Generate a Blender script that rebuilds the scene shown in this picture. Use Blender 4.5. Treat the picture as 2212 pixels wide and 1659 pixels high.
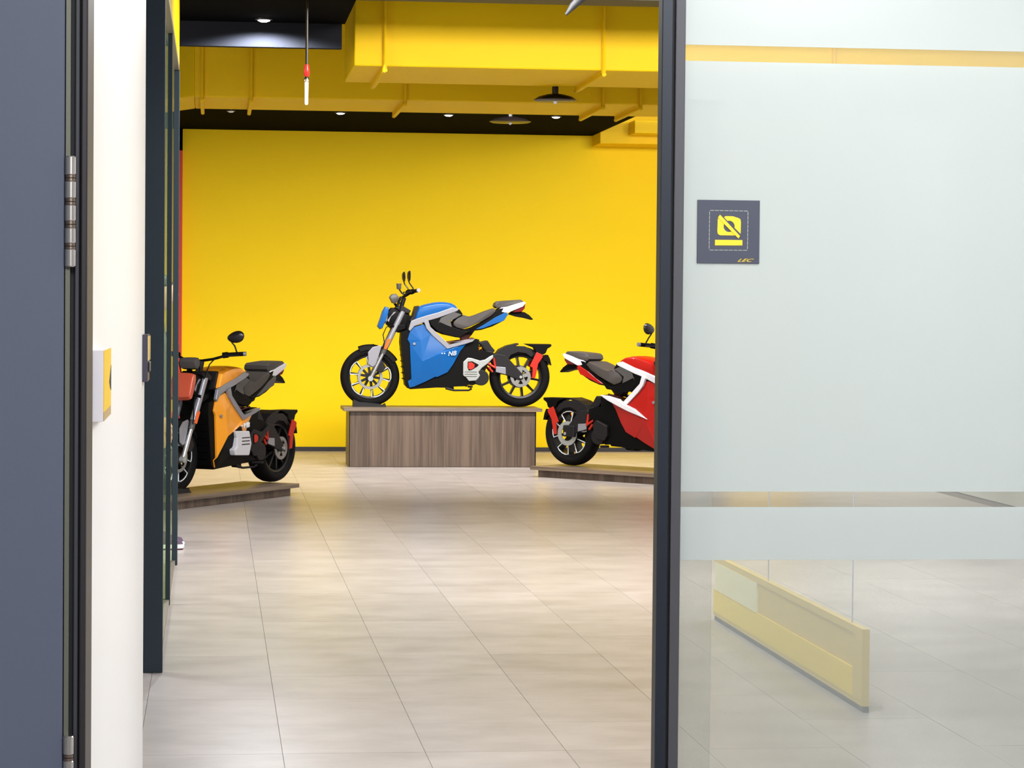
import bpy, bmesh, math, random
from mathutils import Vector, Matrix
random.seed(7)
PI = math.pi
for o in list(bpy.data.objects):
    bpy.data.objects.remove(o, do_unlink=True)
C = bpy.context.scene.collection
SC = bpy.context.scene

# ------------------------------------------------------------------ camera
cam_d = bpy.data.cameras.new('camera')
cam_d.sensor_fit = 'HORIZONTAL'
cam_d.sensor_width = 36.0
cam_d.lens = 5500.0 / 2212.0 * 36.0
cam_d.clip_start = 0.05
cam_d.clip_end = 200
cam = bpy.data.objects.new('camera', cam_d)
C.objects.link(cam)
cr = Vector((0.9931801883553832, -0.11624195328285876, 0.008995652024803475))
cu = Vector((-0.005472233682236215, 0.030594737704106454, 0.9995168916448306))
cf = Vector((0.11646101543818287, 0.9927496010182036, -0.0297499842236046))
cam.matrix_world = Matrix(((cr.x, cu.x, -cf.x, 0), (cr.y, cu.y, -cf.y, 0), (cr.z, cu.z, -cf.z, 1.58), (0, 0, 0, 1)))
SC.camera = cam

# ------------------------------------------------------------------ colour management, world, lights
SC.view_settings.view_transform = 'Standard'
SC.view_settings.look = 'None'
SC.view_settings.gamma = 1.0
SC.view_settings.use_curve_mapping = False
SC.view_settings.exposure = 0.0
w = bpy.data.worlds.new('world')
SC.world = w
w.use_nodes = True
w.node_tree.nodes['Background'].inputs[0].default_value = (0.85, 0.92, 1.0, 1)
w.node_tree.nodes['Background'].inputs[1].default_value = 0.35


def light(kind, name, loc, target, energy, size=1.0, size_y=None, col=(1, 1, 1), spot=80, blend=0.6):
    d = bpy.data.lights.new(name, kind)
    d.energy = energy
    d.color = col
    if kind == 'AREA':
        d.shape = 'RECTANGLE'
        d.size = size
        d.size_y = size_y or size
    if kind == 'SPOT':
        d.spot_size = math.radians(spot)
        d.spot_blend = blend
        d.shadow_soft_size = size
    o = bpy.data.objects.new(name, d)
    o.location = loc
    v = Vector(target) - Vector(loc)
    o.rotation_euler = v.to_track_quat('-Z', 'Y').to_euler()
    C.objects.link(o)
    return o


WARM = (1.0, 0.95, 0.88)
# unseen area lights added above the frame to light the showroom
for (x, y) in ((1.6, 8.6), (1.5, 14.4), (4.2, 13.6), (-2.2, 13.0)):
    light('AREA', 'added_room_light', (x, y, 3.44), (x, y, 0), 130, 1.2, 1.2, (0.96, 0.97, 1.0))
light('AREA', 'added_duct_light', (3.0, 13.2, 4.15), (2.6, 18.5, 3.2), 230, 3.2, 0.5, WARM)  # unseen, added to brighten the nearer duct and throw the beam's shadow
light('AREA', 'added_left_light', (-1.6, 16.0, 3.4), (0.6, 26.0, 0.4), 60, 1.6, 1.0, WARM)  # unseen, added to light the rear of the room from the left
# hidden area lights added behind the rear duct to brighten the back wall
for x in (0.2, 2.4, 4.6):
    light('AREA', 'added_wall_light', (x, 21.75, 3.62), (x, 27.9, 1.2), 175, 1.8, 0.35, (1, 0.97, 0.94))
# downlights of the row above the blue motorcycle
for x in (1.225, 2.29, 3.36):
    light('SPOT', 'downlight_lamp', (x, 25.1, 3.46), (x, 25.3, 0), 110, 0.05, None, (1, 0.97, 0.93), 120, 0.9)
light('SPOT', 'downlight_lamp', (0.32, 17.07, 3.46), (0.32, 17.1, 0), 380, 0.03, None, (0.88, 0.93, 1.0), 164, 0.35)
# unseen area lights added for the corridor and the near door
light('AREA', 'added_corridor_light', (1.5, 3.6, 2.72), (0.5, 4.1, 0), 46, 0.9, 0.9, (1, 1, 1))  # added to whiten the corridor wall
light('AREA', 'added_door_light', (1.5, 4.75, 2.72), (1.5, 4.9, 0), 16, 1.4, 0.2, (1, 1, 1))  # added so the frosted film brightens towards its top
light('AREA', 'added_entrance_light', (0.4, -0.6, 2.6), (0.0, 2.0, 1.0), 60, 1.0, 0.6, (0.93, 0.96, 1.0))  # added behind the camera to lighten the near door leaf


# ------------------------------------------------------------------ materials
def lin(c):
    return tuple(((v / 255) / 12.92 if v / 255 <= 0.04045 else ((v / 255 + 0.055) / 1.055) ** 2.4) for v in c) + (1.0,)


def mat(name, col, rough=0.5, metal=0.0, coat=0.0, emit=0.0, ecol=None, noise=0.0, nscale=20, bump=0.0, spec=0.5):
    m = bpy.data.materials.new(name)
    m.use_nodes = True
    nt = m.node_tree
    b = nt.nodes['Principled BSDF']
    b.inputs['Base Color'].default_value = lin(col)
    b.inputs['Roughness'].default_value = rough
    b.inputs['Metallic'].default_value = metal
    b.inputs['Coat Weight'].default_value = coat
    b.inputs['Coat Roughness'].default_value = 0.05
    b.inputs['Specular IOR Level'].default_value = spec
    if emit:
        b.inputs['Emission Color'].default_value = lin(ecol or col)
        b.inputs['Emission Strength'].default_value = emit
    if noise or bump:
        tc = nt.nodes.new('ShaderNodeTexCoord')
        n = nt.nodes.new('ShaderNodeTexNoise')
        n.inputs['Scale'].default_value = nscale
        n.inputs['Detail'].default_value = 4
        nt.links.new(tc.outputs['Object'], n.inputs['Vector'])
        if noise:
            mx = nt.nodes.new('ShaderNodeMix')
            mx.data_type = 'RGBA'
            l = lin(col)
            mx.inputs[6].default_value = tuple(max(0, v * (1 - noise)) for v in l[:3]) + (1,)
            mx.inputs[7].default_value = tuple(min(1, v * (1 + noise)) for v in l[:3]) + (1,)
            nt.links.new(n.outputs['Fac'], mx.inputs[0])
            nt.links.new(mx.outputs[2], b.inputs['Base Color'])
        if bump:
            bp = nt.nodes.new('ShaderNodeBump')
            bp.inputs['Strength'].default_value = bump
            bp.inputs['Distance'].default_value = 0.002
            nt.links.new(n.outputs['Fac'], bp.inputs['Height'])
            nt.links.new(bp.outputs['Normal'], b.inputs['Normal'])
    return m


def wood_mat(name, dark, light_, axis):
    m = bpy.data.materials.new(name)
    m.use_nodes = True
    nt = m.node_tree
    b = nt.nodes['Principled BSDF']
    b.inputs['Roughness'].default_value = 0.42
    tc = nt.nodes.new('ShaderNodeTexCoord')
    mp = nt.nodes.new('ShaderNodeMapping')
    s = [38, 38, 38]
    s[axis] = 1.1
    mp.inputs['Scale'].default_value = s
    n = nt.nodes.new('ShaderNodeTexNoise')
    n.inputs['Scale'].default_value = 1.0
    n.inputs['Detail'].default_value = 6
    n.inputs['Roughness'].default_value = 0.6
    mp2 = nt.nodes.new('ShaderNodeMapping')
    s2 = [7, 7, 7]
    s2[axis] = 0.3
    mp2.inputs['Scale'].default_value = s2
    n2 = nt.nodes.new('ShaderNodeTexNoise')
    n2.inputs['Scale'].default_value = 1.0
    ad = nt.nodes.new('ShaderNodeMath')
    ad.operation = 'ADD'
    r = nt.nodes.new('ShaderNodeValToRGB')
    r.color_ramp.elements[0].position = 0.72
    r.color_ramp.elements[0].color = lin(dark)
    r.color_ramp.elements[1].position = 1.25 if False else 1.0
    r.color_ramp.elements[1].color = lin(light_)
    half = nt.nodes.new('ShaderNodeMath')
    half.operation = 'MULTIPLY'
    half.inputs[1].default_value = 0.86
    nt.links.new(tc.outputs['Object'], mp.inputs[0])
    nt.links.new(tc.outputs['Object'], mp2.inputs[0])
    nt.links.new(mp.outputs[0], n.inputs['Vector'])
    nt.links.new(mp2.outputs[0], n2.inputs['Vector'])
    nt.links.new(n.outputs['Fac'], ad.inputs[0])
    nt.links.new(n2.outputs['Fac'], ad.inputs[1])
    nt.links.new(ad.outputs[0], half.inputs[0])
    nt.links.new(half.outputs[0], r.inputs[0])
    nt.links.new(r.outputs[0], b.inputs['Base Color'])
    return m


def tile_mat():
    m = bpy.data.materials.new('stone_vinyl_tile')
    m.use_nodes = True
    nt = m.node_tree
    b = nt.nodes['Principled BSDF']
    tc = nt.nodes.new('ShaderNodeTexCoord')
    geo = nt.nodes.new('ShaderNodeNewGeometry')
    mp = nt.nodes.new('ShaderNodeMapping')
    mp.inputs['Scale'].default_value = (1.6, 2.4, 1)
    n = nt.nodes.new('ShaderNodeTexNoise')
    n.inputs['Scale'].default_value = 1.6
    n.inputs['Detail'].default_value = 5
    n.inputs['Roughness'].default_value = 0.6
    r = nt.nodes.new('ShaderNodeValToRGB')
    r.color_ramp.elements[0].position = 0.30
    r.color_ramp.elements[0].color = lin((160, 152, 147))
    r.color_ramp.elements[1].position = 0.62
    r.color_ramp.elements[1].color = lin((182, 173, 168))
    oi = nt.nodes.new('ShaderNodeObjectInfo')
    mr = nt.nodes.new('ShaderNodeMapRange')
    mr.inputs[1].default_value = 0.0
    mr.inputs[2].default_value = 1.0
    mr.inputs[3].default_value = 0.94
    mr.inputs[4].default_value = 1.05
    mul = nt.nodes.new('ShaderNodeVectorMath')
    mul.operation = 'SCALE'
    nt.links.new(geo.outputs['Position'], mp.inputs[0])
    nt.links.new(mp.outputs[0], n.inputs['Vector'])
    nt.links.new(n.outputs['Fac'], r.inputs[0])
    nt.links.new(oi.outputs['Random'], mr.inputs[0])
    nt.links.new(r.outputs[0], mul.inputs[0])
    nt.links.new(mr.outputs[0], mul.inputs['Scale'])
    nt.links.new(mul.outputs[0], b.inputs['Base Color'])
    b.inputs['Roughness'].default_value = 0.30
    b.inputs['Specular IOR Level'].default_value = 0.45
    bp = nt.nodes.new('ShaderNodeBump')
    bp.inputs['Strength'].default_value = 0.15
    bp.inputs['Distance'].default_value = 0.003
    n3 = nt.nodes.new('ShaderNodeTexNoise')
    n3.inputs['Scale'].default_value = 14
    nt.links.new(geo.outputs['Position'], n3.inputs['Vector'])
    nt.links.new(n3.outputs['Fac'], bp.inputs['Height'])
    nt.links.new(bp.outputs['Normal'], b.inputs['Normal'])
    return m


def film_mat(name, opacity, col, gloss=0.06, tint=(1, 1, 1), sheen=1.0):
    """thin sheet: part clear, part scattering, with a Fresnel sheen"""
    m = bpy.data.materials.new(name)
    m.use_nodes = True
    nt = m.node_tree
    nt.nodes.clear()
    out = nt.nodes.new('ShaderNodeOutputMaterial')
    tr = nt.nodes.new('ShaderNodeBsdfTransparent')
    tr.inputs[0].default_value = tint + (1,)
    df = nt.nodes.new('ShaderNodeBsdfDiffuse')
    tl = nt.nodes.new('ShaderNodeBsdfTranslucent')
    gl = nt.nodes.new('ShaderNodeBsdfGlossy')
    gl.inputs['Roughness'].default_value = gloss
    df.inputs[0].default_value = lin(col)
    tl.inputs[0].default_value = lin(col)
    m1 = nt.nodes.new('ShaderNodeMixShader')
    m1.inputs[0].default_value = 0.6
    m2 = nt.nodes.new('ShaderNodeMixShader')
    m2.inputs[0].default_value = opacity
    m3 = nt.nodes.new('ShaderNodeMixShader')
    fr = nt.nodes.new('ShaderNodeFresnel')
    fr.inputs[0].default_value = 1.45
    nt.links.new(df.outputs[0], m1.inputs[1])
    nt.links.new(tl.outputs[0], m1.inputs[2])
    nt.links.new(tr.outputs[0], m2.inputs[1])
    nt.links.new(m1.outputs[0], m2.inputs[2])
    dm = nt.nodes.new('ShaderNodeMath')
    dm.operation = 'MULTIPLY'
    dm.inputs[1].default_value = sheen
    nt.links.new(fr.outputs[0], dm.inputs[0])
    nt.links.new(dm.outputs[0], m3.inputs[0])
    nt.links.new(m2.outputs[0], m3.inputs[1])
    nt.links.new(gl.outputs[0], m3.inputs[2])
    nt.links.new(m3.outputs[0], out.inputs[0])
    return m


M = {}
M['yellow'] = mat('yellow_wall_paint', (250, 212, 0), 0.6, noise=0.015, nscale=3, spec=0.2)
M['yellow_duct'] = mat('yellow_duct_paint', (238, 194, 0), 0.55, noise=0.03, nscale=4, spec=0.2)
M['red_wall'] = mat('red_wall_paint', (196, 40, 8), 0.5)
M['black_paint'] = mat('black_ceiling_paint', (2, 2, 2), 0.95, spec=0.03)
M['bulkhead'] = mat('black_bulkhead_paint', (24, 25, 30), 0.9, spec=0.1)
M['white'] = mat('white_wall_paint', (240, 239, 238), 0.4, noise=0.01, nscale=4, spec=0.3)
M['pale_wall'] = mat('pale_wall_paint', (222, 224, 222), 0.6)
M['tile'] = tile_mat()
M['grout'] = mat('floor_joint', (120, 112, 104), 0.8)
M['baseboard'] = mat('dark_baseboard', (48, 42, 44), 0.5)
M['beam'] = mat('olive_beam_paint', (62, 58, 34), 0.6)
M['post'] = mat('dark_anodised_metal', (38, 50, 60), 0.42, 0.3, noise=0.1, nscale=60)
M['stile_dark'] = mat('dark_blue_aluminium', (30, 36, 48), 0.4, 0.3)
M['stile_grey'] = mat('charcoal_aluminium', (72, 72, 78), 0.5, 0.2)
M['gasket'] = mat('black_rubber', (12, 12, 14), 0.6)
M['jamb'] = mat('brown_black_aluminium', (46, 40, 42), 0.45, 0.2)
M['leaf'] = mat('slate_grey_door_paint', (98, 104, 124), 0.5, noise=0.04, nscale=300)
M['leaf_edge'] = mat('olive_grey_edge', (112, 112, 98), 0.45, 0.3)
M['steel'] = mat('brushed_steel', (205, 198, 192), 0.25, 1.0)
M['steel_dark'] = mat('shadowed_steel', (140, 124, 112), 0.35, 1.0)  # darker copy of the steel, shade put into its colour
M['rail'] = mat('grey_aluminium', (150, 142, 130), 0.4, 0.6)
M['glass'] = film_mat('clear_partition_glass', 0.04, (200, 230, 215), 0.01, (0.93, 0.98, 0.86), 0.15)
M['door_glass'] = film_mat('veiled_door_glass', 0.14, (235, 238, 236), 0.02, (0.97, 0.99, 0.98))  # white veil mixed into the glass, standing in for reflections
M['film'] = film_mat('frosted_film', 0.84, (238, 245, 244), 0.25)
M['film_low'] = film_mat('sheer_film', 0.12, (222, 232, 230), 0.25)
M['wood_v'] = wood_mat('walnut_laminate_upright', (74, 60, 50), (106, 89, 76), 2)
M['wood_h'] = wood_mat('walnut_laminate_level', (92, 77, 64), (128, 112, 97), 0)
M['sign'] = mat('navy_grey_sign', (62, 66, 82), 0.5)
M['sign_y'] = mat('yellow_print', (240, 205, 40), 0.5)
M['sign_line'] = mat('pale_print', (160, 165, 160), 0.5)
M['box_white'] = mat('white_plastic', (226, 222, 228), 0.35)
M['box_yellow'] = mat('yellow_sticker', (240, 196, 30), 0.45)
M['box_tan'] = mat('tan_print', (186, 156, 104), 0.5)
M['plate'] = mat('dark_plate', (62, 58, 72), 0.35, 0.3)
M['gold'] = mat('brass_edge', (226, 206, 150), 0.25, 0.8)
M['lamp_on'] = mat('glowing_lamp', (255, 244, 236), 0.5, emit=14)
M['lamp_dim'] = mat('unlit_lens_faint_glow', (190, 190, 200), 0.4, emit=0.35)  # unlit lens given a faint glow of its own
M['tube_on'] = mat('glowing_tube', (236, 248, 255), 0.4, emit=2.5)
M['lamp_black'] = mat('black_enamel', (22, 16, 14), 0.35)
M['lamp_red'] = mat('red_lens', (210, 40, 36), 0.3, emit=0.3)
M['yellow_box'] = mat('yellow_display_paint', (250, 214, 10), 0.5)
M['cream'] = mat('cream_paint', (244, 234, 190), 0.5)
M['tan_box'] = mat('tan_display_paint', (226, 194, 96), 0.5)
# motorcycle materials
M['tyre'] = mat('tyre_rubber', (9, 8, 9), 0.75, spec=0.15, bump=0.3, nscale=60)
M['rim'] = mat('black_alloy', (22, 22, 24), 0.35, 0.4)
M['accent'] = mat('white_rim_line', (225, 232, 236), 0.4)
M['disc'] = mat('brake_steel', (150, 150, 148), 0.4, 0.8)
M['chrome'] = mat('fork_chrome', (205, 205, 208), 0.22, 0.9)
M['alu'] = mat('cast_aluminium', (160, 164, 162), 0.42, 0.45)
M['dark_metal'] = mat('dark_casting', (26, 24, 27), 0.5, 0.2, spec=0.3)
M['black_plastic'] = mat('black_plastic', (3, 3, 3), 0.55, spec=0.12)
M['grey_plastic'] = mat('grey_plastic', (70, 68, 68), 0.45)
M['seat'] = mat('charcoal_vinyl', (60, 55, 53), 0.55, bump=0.2, nscale=120)
M['red_metal'] = mat('red_anodised', (186, 40, 26), 0.35, 0.3)
M['dark_red'] = mat('dark_red_frame', (84, 26, 18), 0.4, 0.3)
M['red_lens'] = mat('tail_lamp_lens', (110, 20, 22), 0.15, coat=0.5)
M['orange_ref'] = mat('orange_reflector', (236, 96, 22), 0.3)
M['blue'] = mat('blue_metallic_paint', (0, 80, 146), 0.45, 0.0, coat=0.12, spec=0.25)
M['orange'] = mat('orange_metallic_paint', (240, 156, 34), 0.32, 0.1, coat=0.4, spec=0.3)
M['rust'] = mat('rust_orange_paint', (196, 84, 58), 0.35, 0.15, coat=0.5)
M['red'] = mat('red_metallic_paint', (158, 16, 8), 0.4, 0.0, coat=0.2, spec=0.25)
M['silver'] = mat('silver_paint', (140, 140, 148), 0.35, 0.4, coat=0.5)
M['whitep'] = mat('white_paint', (206, 206, 214), 0.3, coat=0.6)
M['lens'] = mat('clear_headlamp', (190, 196, 200), 0.1, 0.6, coat=1.0)
M['mirror'] = mat('mirror_shell', (26, 20, 22), 0.3)
# person materials
M['cloth_dark'] = mat('dark_navy_cloth', (34, 38, 52), 0.85)
M['cloth_grey'] = mat('grey_knit', (96, 98, 104), 0.9)
M['skin'] = mat('skin', (200, 156, 130), 0.55)
M['hair'] = mat('black_hair', (20, 17, 16), 0.5)
M['shoe_up'] = mat('plum_grey_mesh', (92, 74, 92), 0.8)
M['shoe_sole'] = mat('white_foam_sole', (228, 228, 232), 0.6)
M['shoe_base'] = mat('maroon_outsole', (80, 34, 44), 0.6)


# ------------------------------------------------------------------ mesh helpers
def obj(name, bm, m, parent=None, bevel=0.0, smooth=False, seg=2):
    bmesh.ops.recalc_face_normals(bm, faces=bm.faces[:])
    me = bpy.data.meshes.new(name)
    bm.to_mesh(me)
    bm.free()
    me.materials.append(M[m] if isinstance(m, str) else m)
    if smooth:
        for p in me.polygons:
            p.use_smooth = True
        try:
            me.set_sharp_from_angle(angle=math.radians(38))
        except Exception:
            pass
    o = bpy.data.objects.new(name, me)
    C.objects.link(o)
    if parent is not None:
        o.parent = parent
    if bevel:
        b = o.modifiers.new('bevel', 'BEVEL')
        b.width = bevel
        b.segments = seg
        b.limit_method = 'ANGLE'
        b.angle_limit = math.radians(35)
    return o


def empty(name, loc=(0, 0, 0), rz=0.0):
    o = bpy.data.objects.new(name, None)
    C.objects.link(o)
    o.location = loc
    o.rotation_euler = (0, 0, rz)
    o.empty_display_size = 0.1
    return o


def tag(o, label, cat, group=None):
    o['label'] = label
    o['category'] = cat
    if group:
        o['group'] = group
    return o


def struct(o):
    o['kind'] = 'structure'
    return o


def box(bm, x0, x1, y0, y1, z0, z1):
    vs = [bm.verts.new((x, y, z)) for x in (x0, x1) for y in (y0, y1) for z in (z0, z1)]
    for f in ((0, 1, 3, 2), (4, 6, 7, 5), (0, 4, 5, 1), (2, 3, 7, 6), (0, 2, 6, 4), (1, 5, 7, 3)):
        bm.faces.new([vs[i] for i in f])
    return bm


def nbox(*a):
    return box(bmesh.new(), *a)


def frame_of(d):
    d = d.normalized()
    a = Vector((0, 0, 1)) if abs(d.z) < 0.9 else Vector((1, 0, 0))
    p = d.cross(a).normalized()
    return p, d.cross(p).normalized()


def tube(bm, pts, r, n=8, cap=True):
    pts = [Vector(p) for p in pts]
    rs = r if isinstance(r, (list, tuple)) else [r] * len(pts)
    rings = []
    for i, p in enumerate(pts):
        d = (pts[min(i + 1, len(pts) - 1)] - pts[max(i - 1, 0)])
        a, b = frame_of(d)
        if rings:
            # keep the frame from flipping
            a = (pa - d.normalized() * pa.dot(d.normalized())).normalized()
            b = d.normalized().cross(a)
        pa = a
        rings.append([bm.verts.new(p + (a * math.cos(t) + b * math.sin(t)) * rs[i]) for t in [2 * PI * k / n for k in range(n)]])
    for q in range(len(rings) - 1):
        for k in range(n):
            bm.faces.new((rings[q][k], rings[q][(k + 1) % n], rings[q + 1][(k + 1) % n], rings[q + 1][k]))
    if cap:
        bm.faces.new(rings[0][::-1])
        bm.faces.new(rings[-1])
    return bm


def lathe_y(bm, prof, cx, cz, n=48, cy=0.0):
    """closed profile [(r, y)] spun about the y axis through (cx, cy, cz)"""
    rings = []
    for k in range(n):
        t = 2 * PI * k / n
        rings.append([bm.verts.new((cx + r * math.cos(t), cy + y, cz + r * math.sin(t))) for r, y in prof])
    m = len(prof)
    for k in range(n):
        a, b = rings[k], rings[(k + 1) % n]
        for j in range(m):
            bm.faces.new((a[j], a[(j + 1) % m], b[(j + 1) % m], b[j]))
    return bm


def disc_y(bm, r, y0, y1, cx, cz, n=32):
    a = [bm.verts.new((cx + r * math.cos(2 * PI * k / n), y0, cz + r * math.sin(2 * PI * k / n))) for k in range(n)]
    b = [bm.verts.new((cx + r * math.cos(2 * PI * k / n), y1, cz + r * math.sin(2 * PI * k / n))) for k in range(n)]
    bm.faces.new(a)
    bm.faces.new(b[::-1])
    for k in range(n):
        bm.faces.new((a[k], b[k], b[(k + 1) % n], a[(k + 1) % n]))
    return bm


def lathe_z(bm, prof, cx, cy, n=32):
    """open profile [(r, z)] spun about z, ends closed"""
    rings = []
    for r, z in prof:
        rings.append([bm.verts.new((cx + r * math.cos(2 * PI * k / n), cy + r * math.sin(2 * PI * k / n), z)) for k in range(n)])
    for q in range(len(rings) - 1):
        for k in range(n):
            bm.faces.new((rings[q][k], rings[q][(k + 1) % n], rings[q + 1][(k + 1) % n], rings[q + 1][k]))
    bm.faces.new(rings[0])
    bm.faces.new(rings[-1][::-1])
    return bm


def prism(bm, pts, y0, y1):
    """(x, z) outline pushed from y0 to y1"""
    a = [bm.verts.new((x, y0, z)) for x, z in pts]
    b = [bm.verts.new((x, y1, z)) for x, z in pts]
    bm.faces.new(a)
    bm.faces.new(b[::-1])
    n = len(pts)
    for k in range(n):
        bm.faces.new((a[k], b[k], b[(k + 1) % n], a[(k + 1) % n]))
    return bm


def pillow(bm, pts, hw, shrink=0.72, steps=5, drop=0.0):
    """outline layered across y, shrinking towards both flanks; drop lowers the top towards the flanks"""
    cx = sum(p[0] for p in pts) / len(pts)
    cz = sum(p[1] for p in pts) / len(pts)
    zmin = min(p[1] for p in pts)
    layers = []
    for k in range(-steps, steps + 1):
        t = k / steps
        s = shrink + (1 - shrink) * math.sqrt(max(0, 1 - t * t))
        y = hw * math.sin(t * PI / 2)
        lay = []
        for x, z in pts:
            zz = cz + (z - cz) * s - drop * t * t * (z - zmin)
            lay.append(bm.verts.new((cx + (x - cx) * s, y, zz)))
        layers.append(lay)
    n = len(pts)
    bm.faces.new(layers[0])
    bm.faces.new(layers[-1][::-1])
    for q in range(len(layers) - 1):
        for k in range(n):
            bm.faces.new((layers[q][k], layers[q + 1][k], layers[q + 1][(k + 1) % n], layers[q][(k + 1) % n]))
    return bm


def text_mesh(name, body, size, mtl, parent, mw, ext=0.0006, shear=0.25):
    cu_ = bpy.data.curves.new(name, 'FONT')
    cu_.body = body
    cu_.size = size
    cu_.extrude = ext
    cu_.shear = shear
    cu_.align_x = 'CENTER'
    tmp = bpy.data.objects.new('tmp', cu_)
    C.objects.link(tmp)
    bpy.context.view_layer.update()
    me = bpy.data.meshes.new_from_object(tmp.evaluated_get(bpy.context.evaluated_depsgraph_get()))
    bpy.data.objects.remove(tmp, do_unlink=True)
    me.materials.clear()
    me.materials.append(M[mtl])
    me.transform(mw)
    o = bpy.data.objects.new(name, me)
    C.objects.link(o)
    o.parent = parent
    return o


# ------------------------------------------------------------------ setting: floor with its tiles
fl = struct(obj('floor', nbox(-5.0, 7.0, -2.0, 28.2, -0.12, -0.009), 'grout'))
TW, TL, J = 0.505, 0.63, 0.0016
tile_me = bpy.data.meshes.new('tile')
b_ = nbox(J / 2, TW - J / 2, J / 2, TL - J / 2, -0.009, 0.0)
b_.to_mesh(tile_me)
b_.free()
tile_me.materials.append(M['tile'])
spots = []
for i in range(-10, 14):
    for j in range(-28, 20):
        spots.append((0.25 + i * TW, 15.28 + j * TL))
near, rest = [], []
for x, y in spots:
    if x + TW > 6.5 or x < -4.9 or y + TL > 28 or y < -2:
        continue
    vis = (y > 7.2 and y < 16.5 and x > -0.8 and x < 0.315 * (y + TL)) or (y >= 16.5 and y < 27.5 and x > -0.8 and x < 0.178 * (y + TL))
    (near if vis else rest).append((x, y))
near.sort(key=lambda p: p[1])
rest += near[300:]
near = near[:300]
for x, y in near:
    o = bpy.data.objects.new('tile', tile_me)
    o.location = (x, y, random.uniform(-0.0003, 0.0))
    o.parent = fl
    C.objects.link(o)
bm = bmesh.new()
for x, y in rest:
    box(bm, x + J / 2, x + TW - J / 2, y + J / 2, y + TL - J / 2, -0.009, -0.0002)
o = obj('floor_tiles', bm, 'tile', fl)
o['kind'] = 'stuff'

# walls of the showroom
struct(obj('wall_back', nbox(-5.0, 7.0, 27.9, 28.1, 0, 4.5), 'yellow'))
struct(obj('trim_1', nbox(-0.40, -0.345, 27.75, 27.9, 0, 3.25), 'red_wall'))
struct(obj('trim_11', nbox(-0.40, -0.345, 27.75, 27.9, 3.25, 3.49), 'black_paint'))
struct(obj('wall_right', nbox(6.5, 6.6, 5.5, 28.1, 0, 4.5), 'pale_wall'))
struct(obj('wall_left', nbox(-5.0, -4.9, -2.0, 28.1, 0, 4.5), 'pale_wall'))
struct(obj('baseboard_back', nbox(-0.344, 6.5, 27.885, 27.9, 0, 0.045), 'baseboard', bevel=0.003))
# ceilings
struct(obj('ceiling', nbox(-5.0, 7.0, 5.4, 28.2, 4.5, 4.6), 'black_paint'))
struct(obj('ceiling_back', nbox(-5.0, 4.14, 22.3, 27.9, 3.49, 3.6), 'black_paint'))
struct(obj('ceiling_front', nbox(-4.9, 0.87, 15.2, 17.3, 3.49, 3.6), 'black_paint'))
struct(obj('trim_2', nbox(-4.9, 0.85, 17.3, 17.38, 3.325, 3.8), 'bulkhead'))
struct(obj('trim_3', nbox(0.88, 6.5, 16.55, 16.9, 3.605, 4.5), 'beam'))
# yellow boxed beam at the right end of the back wall
struct(obj('trim_4', nbox(4.14, 6.5, 27.3, 27.9, 3.37, 4.4), 'yellow_duct', bevel=0.005))
struct(obj('trim_5', nbox(4.45, 6.5, 26.9, 27.3, 3.46, 3.6), 'yellow_duct', bevel=0.005))


# ------------------------------------------------------------------ ducts
def duct(name, x0, x1, y0, y1, z0, z1, flanges, label):
    t = empty(name, (x0, y0, z0))
    bm = bmesh.new()
    box(bm, 0, x1 - x0, 0, y1 - y0, 0, z1 - z0)
    obj('duct_body', bm, 'yellow_duct', t, bevel=0.01)
    for fx in flanges:
        bm = bmesh.new()
        e = 0.014
        X = fx - x0
        box(bm, X - e, X + e, -0.02, 0, -0.02, z1 - z0)
        box(bm, X - e, X + e, 0, y1 - y0 + 0.02, -0.02, 0)
        box(bm, X - e, X + e, y1 - y0, y1 - y0 + 0.02, 0, z1 - z0)
        obj('duct_flange', bm, 'yellow_duct', t)
        bm = bmesh.new()
        for Y in (-0.03, y1 - y0 + 0.03):
            tube(bm, [(X, Y, -0.045), (X, Y, 4.5 - z0)], 0.009, 6)
        box(bm, X - 0.014, X + 0.014, -0.045, y1 - y0 + 0.045, -0.040, -0.022)
        obj('hanger', bm, 'yellow_duct', t)
    tag(t, label, 'duct', 'yellow ceiling ducts')
    return t


duct('air_duct', 0.945, 6.4, 17.5, 18.8, 3.23, 3.9, (1.155, 2.67, 4.3),
     'large yellow rectangular air duct nearest the viewer, upper right, with bright front face')
d2 = duct('air_duct', -0.16, 6.4, 20.0, 21.2, 3.2, 4.0, (-0.10, 0.28, 1.48, 3.05, 3.35),
          'yellow rectangular air duct running behind the nearer one, above the row of downlights')
# bent end of the rear duct, turning away to the left
bm = bmesh.new()
ang = [(-0.16, 20.0), (-0.16, 21.2), (-1.15, 23.2), (-2.1, 23.2), (-2.1, 22.2)]
lo = [bm.verts.new((x + 0.16, y - 20.0, 0.0)) for x, y in ang]
hi = [bm.verts.new((x + 0.16, y - 20.0, 0.8)) for x, y in ang]
bm.faces.new(lo)
bm.faces.new(hi[::-1])
for k in range(len(ang)):
    bm.faces.new((lo[k], hi[k], hi[(k + 1) % len(ang)], lo[(k + 1) % len(ang)]))
obj('duct_bend', bm, 'yellow_duct', d2, bevel=0.01)


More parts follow.
